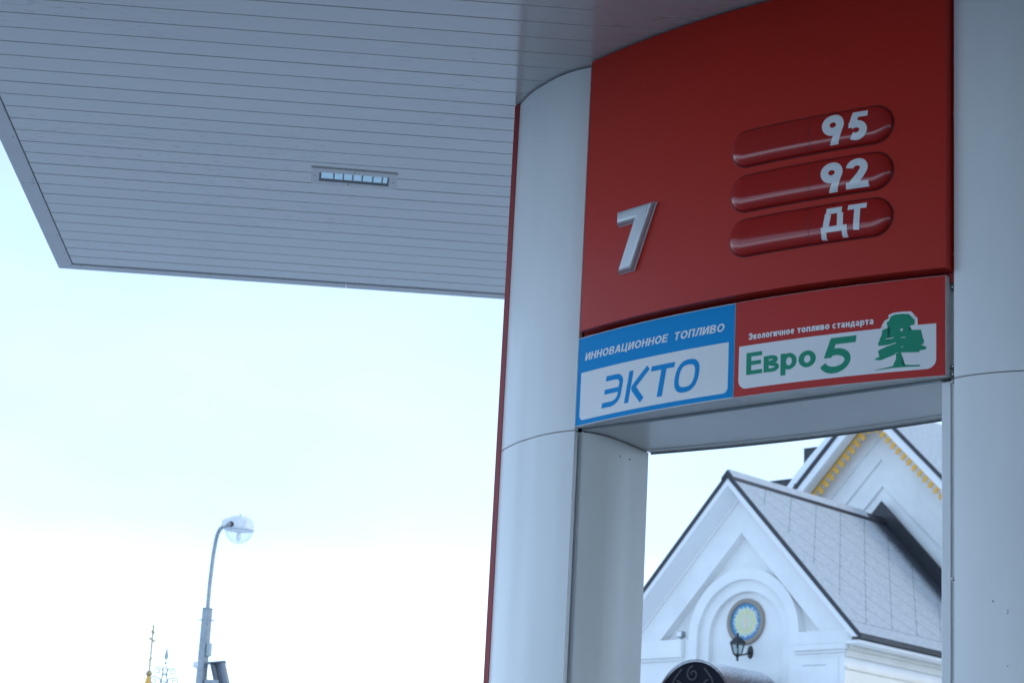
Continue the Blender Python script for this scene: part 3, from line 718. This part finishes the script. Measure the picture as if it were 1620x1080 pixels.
# ridge cap with snow
cp = lambda t, w: [(AX-w, AZ-SL*w+t), (AX, AZ+t), (AX+w, AZ-SL*w+t)]
a_, c_ = cp(.10, .15), cp(.035, .15)
rc = MB().prism([(AX-.15, AZ-SL*.15+.075), (AX, AZ+.075), (AX+.15, AZ-SL*.15+.075), (AX+.15, AZ-SL*.15-.02), (AX, AZ-.02), (AX-.15, AZ-SL*.15-.02)], 'y', -.47, 5.62).build('ridge_cap', M_DKMETAL, church, smooth=0)
MB().prism([(AX-.14, AZ-SL*.14+.078), (AX-.03, AZ+.10), (AX+.03, AZ+.10), (AX+.14, AZ-SL*.14+.078), (AX+.125, AZ-SL*.125+.045), (AX, AZ+.076), (AX-.125, AZ-SL*.125+.045)], 'y', -.42, 4.9).build('ridge_snow', mat('snow_thin', (.47, .48, .50), .85, noise=.12, nscale=5), rc, smooth=0)
MB().lathe([(.012, 0), (.012, .10), (.03, .10), (.03, .14)], (AX, 2.1, AZ+.09), 8).build('ridge_rod', M_IRON, rc)
b = MB()
for sg in (1, -1):
    P = lambda x, d: (x, slope_z(x)+d)
    b.prism([(AX, AZ+.46), P(AX+sg*3.9, .46), P(AX+sg*3.9, -.05), (AX, AZ-.05)], 'y', 5.63, 5.69)
b.build('roof_flashing', M_DKMETAL, church, smooth=0)

# second, taller gable behind
BX, BZ, BY = -3.60, 14.36, 5.05
b = MB(); b.prism([(-9.3, 0), (2.1, 0), (2.1, 8.3), (BX, 14.0), (-9.3, 8.3)], 'y', 5.88, 14)
steps = [(13.98, 13.50, 5.70), (13.50, 12.96, 5.76), (12.96, 12.30, 5.82)]
for a1, a2, y0 in steps:
    for sg in (1, -1):
        Lx = 5.68; dz = .985
        b.prism([(BX, a1), (BX+sg*Lx, a1-dz*Lx), (BX+sg*Lx, a2-dz*Lx), (BX, a2)], 'y', y0, 5.88)
b.build('rear_gable_wall', M_STUCCO, church, smooth=0)
M_ROOF2 = snowy_roof_mat('roof_snow_patch', False, None, True)
def bz(x): return BZ-1.005*abs(x-BX)
for sg in (1, -1):
    e = BX+sg*6.1; q = lambda x, d: (x, bz(x)-d)
    b = MB().prism([(BX, BZ), q(e, 0), q(e, .08), (BX, BZ-.1)], 'y', BY, 14.2); b.uv = lambda v: (v.y, abs(v.x-BX)*1.41)
    b.build('rear_roof_slope', M_ROOF2, church, smooth=0)
    MB().prism([q(BX, -.03), q(e, -.03), q(e, .09), q(BX, .10)], 'y', BY-.055, BY-.002).build('roof_edge', M_DKMETAL, church, smooth=0)
    MB().prism([q(BX, .11), q(e, .11), q(e, .34), q(BX, .36)], 'y', BY-.02, BY+.02).build('rake_board', M_FASCIA, church, smooth=0)
    MB().prism([q(BX, .34), q(e, .34), q(e, .37), q(BX, .37)], 'y', BY+.02, 5.69).build('rake_soffit', M_FASCIA, church, smooth=0)
    MB().prism([q(BX, .375), q(e, .375), q(e, .42), q(BX, .42)], 'y', BY+.30, BY+.36).build('gold_rail', M_GOLDD, church, smooth=0)
    # gold ornaments hanging below the rake
    b = MB(); ca = math.cos(math.atan(1.005)); sa = math.sin(math.atan(1.005))
    ox, oz = BX, BZ-.36-.055
    def tp(a, c): return (ox+sg*(a*ca-c*sa), oz-a*sa-c*ca)
    n = 0
    for i in range(0, 34):
        a0 = .12+i*.2125
        for al, ar, c0, c1 in ((-.106, .106, 0, .02), (-.085, .085, .0201, .065), (-.055, .055, .0651, .115), (-.028, .028, .1151, .14), (-.078, .078, .1401, .185), (-.03, .03, .1851, .235)):
            b.prism([tp(a0+al, c0), tp(a0+ar, c0), tp(a0+ar, c1), tp(a0+al, c1)], 'y', BY+.31, BY+.335)
    b.build('gold_trim', M_GOLD, church, smooth=0)
# snow lying thick on the far left slope, standing out over the edge
q = lambda x, d: (x, bz(x)+d)
xs = [BX-.2-i*.45 for i in range(13)]
top = [(x, bz(x)+.33+.04*math.sin(i*2.1)+.02*i/6) for i, x in enumerate(xs)]
MB().prism([(x, bz(x)+.012) for x in xs]+list(reversed(top)), 'y', BY+.03, 13.5).build('roof_snow', M_SNOW, church, smooth=40)
# snow sheet on the right slope with a slid edge
bm_pts = [(-3.3, 9.9), (-2.9, 8.6), (-2.75, 7.1), (-2.5, 7.0), (-2.25, 6.35), (-1.7, 6.1), (-1.0, 5.75), (-.2, 5.55), (1.5, 5.5), (2.3, 5.6), (2.3, 13.8), (-3.3, 13.8)]
b = MB(); n = len(bm_pts)
b.add([(x, y, bz(x)+.01) for x, y in bm_pts]+[(x+.05, y+.05, bz(x)+.10) for x, y in bm_pts], [tuple(range(n-1, -1, -1)), tuple(range(n, 2*n))]+[(i, (i+1) % n, n+(i+1) % n, n+i) for i in range(n)])
b.build('roof_snow', M_SNOW, church, smooth=30)
# dark sheet-metal chimneys on the left
for x0, x1, y0, y1, z0, z1 in ((-7.50, -6.9, 8, 8.5, 9, 14.06), (-8.72, -8.0, 8.2, 9.0, 8, 13.34)):
    cstack = MB().box(x0, x1, y0, y1, z0, z1).build('chimney', M_DKMETAL, church, bevel=.02)
    MB().box(x0-.012, x1+.012, y0-.012, y1+.012, z1+.001, z1+.03).build('chimney_cap', M_DKMETAL, cstack, bevel=.01)

# mosaic medallion
med = empty('mosaic_medallion', (0, 0, 0)); med.matrix_world = Matrix.Translation((*CH, 0)) @ Matrix.Rotation(CR, 4, 'Z') @ Matrix.Translation((-3.40, .238, 8.25)) @ Matrix.Scale(.955, 4)
tag(med, 'round blue and yellow sunburst mosaic in a tan frame on the church wall', 'mosaic')
b = MB(); b.lathe([(.425, -.02), (.425, -.055), (.45, -.075), (.51, -.075), (.53, -.05), (.53, 0)], (0, 0, 0), 64, axis='y')
b.f = [f for f in b.f if len(f) < 10]; b.mi = b.mi[:len(b.f)]
b.build('frame', mat('frame_stone', (.34, .29, .24), .7, noise=.25, nscale=30), med)
MB().lathe([(.428, -.004), (.428, -.03)], (0, 0, 0), 64, axis='y').build('mosaic_face', mosaic_mat(), med)
b = MB(); bird = [(0, .17), (.03, .13), (.045, .06), (.03, -.03), (.035, -.10), (0, -.15), (-.03, -.10), (-.03, -.03), (-.045, .06), (-.03, .13)]
b.prism(bird, 'y', -.036, -.0305); b.build('centre_figure', mat('mosaic_ivory', (.78, .74, .60), .4, noise=.25, nscale=30, dark=(.62, .34, .16)), med)

# wall lantern
lan = empty('wall_lantern', (0, 0, 0)); lan.matrix_world = Matrix.Translation((*CH, 0)) @ Matrix.Rotation(CR, 4, 'Z') @ Matrix.Translation((-3.28, .24, 7.58))
tag(lan, 'black six-sided wall lantern on a bracket below the round mosaic', 'lantern')
b = MB(); b.lathe([(.02, -.03), (.07, -.025), (.085, 0)], (0, 0, 0), 24, axis='y', sy=1.7).build('wall_plate', M_IRON, lan)
LY = -.50; LXo = .03
MB().tube([(0, -.02, 0), (0, -.14, -.05), (LXo*.6, -.34, -.10), (LXo, LY, -.12)], .020, 10).build('arm', M_IRON, lan)
MB().lathe([(.012, -.25), (.03, -.225), (.018, -.19), (.035, -.16), (.07, -.13), (.105, -.105)], (LXo, LY, 0), 12).build('base', M_IRON, lan)
b = MB()
for j in range(6):
    a = PI/3*j+.2
    b.tube([(LXo+.095*math.cos(a), LY+.095*math.sin(a), -.105), (LXo+.165*math.cos(a), LY+.165*math.sin(a), .125)], .013, 6)
b.build('frame_bars', M_IRON, lan)
b = MB().lathe([(.090, -.104), (.157, .124)], (LXo, LY, 0), 6, rot=.2); b.f = [f for f in b.f if len(f) < 6]; b.mi = b.mi[:len(b.f)]
b.build('glass', glass_mat('lantern_glass', (.80, .86, .86)), lan, smooth=0)
MB().lathe([(.035, -.10), (.035, .02), (.012, .03)], (LXo, LY, 0), 10).build('bulb', M_FASCIA, lan)
MB().lathe([(.190, .115), (.195, .14), (.14, .20), (.08, .255), (.04, .275), (.022, .29), (.032, .31), (.008, .37)], (LXo, LY, 0), 6, rot=.2).build('cap', M_IRON, lan, smooth=20)

# entrance awning: barrel canopy with iron scrollwork
aw = empty('entrance_awning', (0, 0, 0)); aw.matrix_world = Matrix.Translation((*CH, 0)) @ Matrix.Rotation(CR, 4, 'Z') @ Matrix.Translation((-3.30, 0, 6.18))
tag(aw, 'barrel shaped brown awning dusted with snow over the church door, iron scroll front', 'awning')
def awning_mat():
    m = mat('awning_brown', (.075, .05, .05), .4); nt = m.node_tree; N = nt.nodes; L = nt.links; b_ = N['Principled BSDF']
    ge = N.new('ShaderNodeTexCoord'); sp = N.new('ShaderNodeSeparateXYZ'); L.new(ge.outputs['Object'], sp.inputs[0])
    n = N.new('ShaderNodeTexNoise'); n.inputs['Scale'].default_value = 26; n.inputs['Detail'].default_value = 6; L.new(ge.outputs['Object'], n.inputs[0])
    t = math_node(nt, 'ADD', sp.outputs[2], math_node(nt, 'MULTIPLY', math_node(nt, 'SUBTRACT', n.outputs[0], .5), .7))
    r = N.new('ShaderNodeMapRange'); r.inputs[1].default_value = .62; r.inputs[2].default_value = .90; L.new(t, r.inputs[0])
    mx = N.new('ShaderNodeMix'); mx.data_type = 'RGBA'; mx.inputs[6].default_value = (.075, .048, .05, 1); mx.inputs[7].default_value = (.62, .63, .66, 1)
    L.new(r.outputs[0], mx.inputs[0]); L.new(mx.outputs[2], b_.inputs['Base Color']); return m
A = [PI*i/40 for i in range(41)]
MB().strip([(math.cos(a), math.sin(a)) for a in A], [(.97*math.cos(a), .97*math.sin(a)) for a in A], -1.7, .238).build('barrel', awning_mat(), aw, smooth=30)
o = aw.children[0]
o.data.transform(Matrix(((1, 0, 0, 0), (0, 0, 1, 0), (0, 1, 0, 0), (0, 0, 0, 1))))
MB().prism([(.985*math.cos(a), .985*math.sin(a)) for a in A], 'y', -1.66, -1.63).build('front_panel', mat('awning_dark', (.008, .008, .013), .7, spec=.1), aw)
MB().tube([(1.0*math.cos(a), -1.70, 1.0*math.sin(a)) for a in A], .010, 8).build('front_rim', M_IRON, aw)
def spiral(cx, cz, r0, turns, a0, sgn=1, n=26): return [(cx+r0*(1-.8*i/n)*math.cos(a0+sgn*2*PI*turns*i/n), -1.72, cz+r0*(1-.8*i/n)*math.sin(a0+sgn*2*PI*turns*i/n)) for i in range(n+1)]
for pts in (spiral(0, .70, .17, 1.3, PI/2), spiral(-.42, .40, .17, 1.4, PI/2, -1), spiral(.42, .40, .17, 1.4, PI/2, 1), spiral(-.75, .22, .13, 1.3, PI/2, -1), spiral(.75, .22, .13, 1.3, PI/2, 1),
            [(-.30, -1.72, .82), (-.50, -1.72, .60), (-.60, -1.72, .30), (-.72, -1.72, .05)], [(.30, -1.72, .82), (.50, -1.72, .60), (.60, -1.72, .30), (.72, -1.72, .05)]):
    MB().tube(pts, .013, 6).build('scroll', M_BRONZE, aw)
MB().box(-1.0, 1.0, -1.69, .238, -.06, .0).build('base_frame', M_IRON, aw)

# small floodlight on the cornice
fl = empty('facade_floodlight', (0, 0, 0)); fl.matrix_world = Matrix.Translation((*CH, 0)) @ Matrix.Rotation(CR, 4, 'Z') @ Matrix.Translation((-4.98, -.03, 7.90))
tag(fl, 'tiny grey floodlight standing on the left church cornice', 'floodlight')
MB().box(-.10, .06, -.06, .08, .05, .19).build('housing', M_STEEL, fl, bevel=.015)
MB().box(-.08, .04, -.075, -.0605, .065, .175).build('lens', M_FASCIA, fl)
MB().box(-.03, 0, -.01, .03, .001, .05).build('foot', M_STEEL, fl)

# ------------------------------------------------------------------ street lamp
lx, ly = -5.045, 37.66
lamp = empty('street_lamp', (lx, ly, 0), math.radians(-27))
tag(lamp, 'grey galvanised street lamp with bent arm and half globe head', 'street lamp')
W2I = Matrix.Rotation(math.radians(27), 3, 'Z')
def LP(x, z, y=0): v = W2I @ Vector((x-lx, y, 0)); return (v.x, v.y, z)
b = MB(); r0, r1 = .094, .066
b.add([(sx*r0, sy*r0, 0) for sx, sy in ((-1, -1), (1, -1), (1, 1), (-1, 1))]+[(sx*r1, sy*r1, 6.62) for sx, sy in ((-1, -1), (1, -1), (1, 1), (-1, 1))], [(3, 2, 1, 0), (4, 5, 6, 7), (0, 1, 5, 4), (1, 2, 6, 5), (2, 3, 7, 6), (3, 0, 4, 7)])
b.box(-.073, .073, -.073, .073, 6.622, 6.640).build('post', M_STEEL, lamp, smooth=0, bevel=.006)
b = MB(); b.tube([LP(-5.20, 6.43), LP(-4.89, 6.43)], .011, 6); b.build('clamp_bolt', M_STEEL, lamp)
arm = [(-5.045, 6.60, 0), (-5.045, 7.1, 0), (-5.03, 7.55, 0), (-5.008, 7.80, -.02), (-4.982, 7.93, -.06), (-4.935, 8.02, -.12), (-4.86, 8.065, -.19), (-4.76, 8.088, -.26), (-4.735, 8.09, -.27)]
MB().tube([LP(*p) for p in arm], [.037-.004*i/len(arm) for i in range(len(arm))], 14).build('arm', M_STEEL, lamp, smooth=60)
hx, hz = -4.615, 8.035
hc = LP(hx, hz)
head = MB(); prof = [(.268, .0), (.272, .015), (.255, .03), (.262, .09), (.245, .155), (.20, .205), (.13, .24), (.05, .252), (.001, .254)]
head.lathe(prof, hc, 32)
M_HEAD = mat('lamp_paint', (.74, .76, .78), .38, noise=.1, nscale=6)
head.build('hood', M_HEAD, lamp)
b = MB(); poly = [(-4.90, hz+.012), (-4.50, hz+.012), (-4.46, hz+.15), (-4.62, hz+.20), (-4.76, hz+.185), (-4.90, hz+.135)]
n = len(poly); vs = [LP(x, z, -.255) for x, z in poly]+[LP(x+.02, z, .06) for x, z in poly]
b.add(vs, [tuple(range(n)), tuple(range(2*n-1, n-1, -1))]+[(i, n+i, n+(i+1) % n, (i+1) % n) for i in range(n)]); b.build('gear_box', M_HEAD, lamp, bevel=.02)
b = MB(); p0 = Vector(LP(-4.735, hz+.058, -.2565)); b.tube([p0, Vector(LP(-4.735, hz+.058, -.2545))], .052, 18); b.build('spigot_hole', M_IRON, lamp)
b = MB(); k = 10; b.lathe([(.245*math.cos(PI/2*i/k)+.0005, -.235*math.sin(PI/2*i/k)) for i in range(k+1)], (hc[0], hc[1], hc[2]-.002), 32)
b.f = [f for f in b.f if len(f) < 30]; b.mi = b.mi[:len(b.f)]
gm = bpy.data.materials.new('globe_plastic'); gm.use_nodes = True; nt = gm.node_tree; nt.nodes.remove(nt.nodes['Principled BSDF'])
tr = nt.nodes.new('ShaderNodeBsdfTransparent'); tl = nt.nodes.new('ShaderNodeBsdfTranslucent'); tl.inputs[0].default_value = (.82, .87, .90, 1)
lw = nt.nodes.new('ShaderNodeLayerWeight'); lw.inputs[0].default_value = .25; mx = nt.nodes.new('ShaderNodeMixShader')
mr = nt.nodes.new('ShaderNodeMapRange'); mr.inputs[3].default_value = .15; mr.inputs[4].default_value = .85
nt.links.new(lw.outputs['Facing'], mr.inputs[0]); nt.links.new(mr.outputs[0], mx.inputs[0]); nt.links.new(tr.outputs[0], mx.inputs[1]); nt.links.new(tl.outputs[0], mx.inputs[2]); nt.links.new(mx.outputs[0], nt.nodes['Material Output'].inputs[0])
b.build('globe', gm, lamp)
b = MB(); b.lathe([(.20, -.004), (.16, -.02), (.06, -.045), (.001, -.05)], hc, 24).build('inner_reflector', M_FASCIA, lamp)
MB().lathe([(.03, -.05), (.045, -.09), (.045, -.15), (.015, -.19)], hc, 14).build('bulb', mat('bulb_white', (.85, .87, .9), .2), lamp)
MB().lathe([(.012, .25), (.016, .275), (.006, .285)], (hc[0], hc[1], hc[2]), 8).build('cap_screw', M_IRON, lamp)
b = MB(); b.box(.078, .135, -.05, .05, 5.80, 6.03).box(.068, .080, -.03, .03, 5.83, 6.0).box(-.10, -.08, -.03, .03, 5.86, 5.90).box(-.10, -.08, -.03, .03, 5.97, 6.0)
b.build('junction_box', M_IRONGREY, lamp, bevel=.008)
b = MB(); b.lathe([(.001, -.03), (.05, -.02), (.065, .03), (.05, .08), (.001, .09)], LP(-5.155, 5.62), 14); b.build('sensor', M_HEAD, lamp)
# floodlight hung on the post
fd = empty('post_floodlight', (lx, ly, 0)); tag(fd, 'dark grey floodlight with tubular body fixed low on the street lamp post', 'floodlight')
def slant(c, a, L0, r, seg=20):          # a tube body leaning to the right
    return [(c[0], c[1], c[2]), (c[0]+math.sin(a)*L0, c[1], c[2]-math.cos(a)*L0)]
M_FLOOD = mat('flood_grey', (.17, .19, .22), .38, metal=.3, noise=.15)
a = math.radians(17)
MB().tube(slant((.335, -.08, 5.71), a, 1.0, 0), .062, 20).build('outer_housing', M_FLOOD, fd, smooth=30)
MB().tube(slant((.185, -.06, 5.66), a, .9, 0), .050, 20).build('inner_housing', mat('flood_dark', (.10, .11, .13), .35, metal=.3), fd, smooth=30)
b = MB(); b.prism([(.10, 5.695), (.40, 5.735), (.405, 5.715), (.10, 5.665)], 'y', -.17, .06); b.build('top_visor', M_FLOOD, fd)
b = MB(); b.prism([(.135, 5.68), (.325, 5.70), (.60, 4.78), (.40, 4.78)], 'y', -.03, .04); b.build('back_plate', M_FLOOD, fd)
b = MB(); b.box(.07, .32, -.12, .02, 5.33, 5.40).box(.06, .12, -.03, .03, 5.2, 5.40); b.build('bracket', M_STEEL, fd, bevel=.01)

# ------------------------------------------------------------------ gilded spire with its cross
sp = empty('gilded_spire', (-9.37, 59.26, 0), math.radians(83)); tag(sp, 'gold cone spire with ball and thin ornate cross beyond the street lamp', 'spire')
MB().lathe([(.90, 5.9), (.55, 6.35), (.30, 6.85), (.14, 7.25), (.07, 7.56), (.05, 7.60)], (0, 0, 0), 8).build('cone', M_GOLD, sp, smooth=20)
MB().lathe([(.09*math.sin(PI*i/12)+.0005, 7.665-.09*math.cos(PI*i/12)) for i in range(13)], (0, 0, 0), 20).build('ball', M_GOLDD, sp)
b = MB(); b.box(-.022, .022, -.022, .022, 7.74, 8.95).box(-.20, .20, -.014, .014, 8.57, 8.60).box(-.09, .09, -.014, .014, 8.78, 8.81)
b.prism([(-.16, 7.99), (.16, 8.09), (.16, 8.12), (-.16, 8.02)], 'y', -.014, .014)
for x, z in ((-.215, 8.585), (.215, 8.585), (0, 8.965), (-.10, 8.795), (.10, 8.795), (0, 7.88), (0, 8.08)): b.lathe([(.001, -.04), (.03, -.02), (.034, 0), (.03, .02), (.001, .04)], (x, 0, z), 8)
b.build('cross', M_GOLDD, sp)
MB().lathe([(.95, 5.85), (.95, 5.9)], (0, 0, 0), 8).build('cornice', M_FASCIA, sp)
MB().lathe([(.85, 0), (.85, 5.85)], (0, 0, 0), 8).build('turret', M_STUCCO, sp, smooth=0)

# ------------------------------------------------------------------ wrought iron gate pier finial
D = 30/20
gx, gy = -2.985*D, 19.78*D
Z0 = lambda z: 1.6+(z-1.6)*D
gt = empty('iron_gate_pier', (gx, gy, 0), math.radians(8)); tag(gt, 'grey wrought iron openwork pier with spear tip and paired scrolls left of the lamp', 'iron pier')
def spear(): return [(.0008, 0), (.014, .012), (.030, .040), (.022, .085), (.008, .15), (.0005, .175)]
MB().lathe(spear(), (.0, 0, Z0(3.755)), 8, sy=.35).build('spear_tip', M_IRONGREY, gt)
MB().lathe([(.005, -.03), (.016, -.012), (.016, .004), (.006, .02), (.008, .035)], (0, 0, Z0(3.73)), 12).build('knob', M_IRONGREY, gt)
b = MB(); zb = Z0(3.70)
prev = None
for z, w in ((zb, .016), (zb-.06, .030), (zb-.10, .020), (zb-.20, .042), (zb-.30, .05), (0, .06)):
    if prev:
        for sx, sy in ((-1, -1), (1, -1), (1, 1), (-1, 1)): b.tube([(prev[1]*sx, prev[1]*sy, prev[0]), (w*sx, w*sy, z)], .011, 6)
    prev = (z, w)
for z in [zb-.13, zb-.22, zb-.30]+[i*.3 for i in range(1, 14)]:
    for j in range(4):
        a0, a1 = PI/4+PI/2*j, PI/4+PI/2*(j+1); w = .05 if z > zb-.2 else .075
        b.tube([(w*math.cos(a0), w*math.sin(a0), z), (w*math.cos(a1), w*math.sin(a1), z+.03)], .006, 5)
b.build('lattice_stem', M_IRONGREY, gt)
def sc(sx, x0, z0, R, r_, up=.04):
    pts = [(sx*.012, 0, z0-.05), (sx*(x0*.45), 0, z0+R*.55)]
    n = 26
    for i in range(n+1):
        t = i/n; r2 = R*(1-.72*t); a2 = PI*.70-2*PI*1.25*t
        pts.append((sx*(x0+r2*math.cos(a2)), 0, z0+r2*math.sin(a2)))
    return pts
for sx in (-1, 1):
    MB().tube(sc(sx, .098, Z0(3.655), .050, 0), .0085, 6).build('scroll', M_IRONGREY, gt)
    MB().tube(sc(sx, .140, Z0(3.565), .055, 0), .0090, 6).build('scroll', M_IRONGREY, gt)
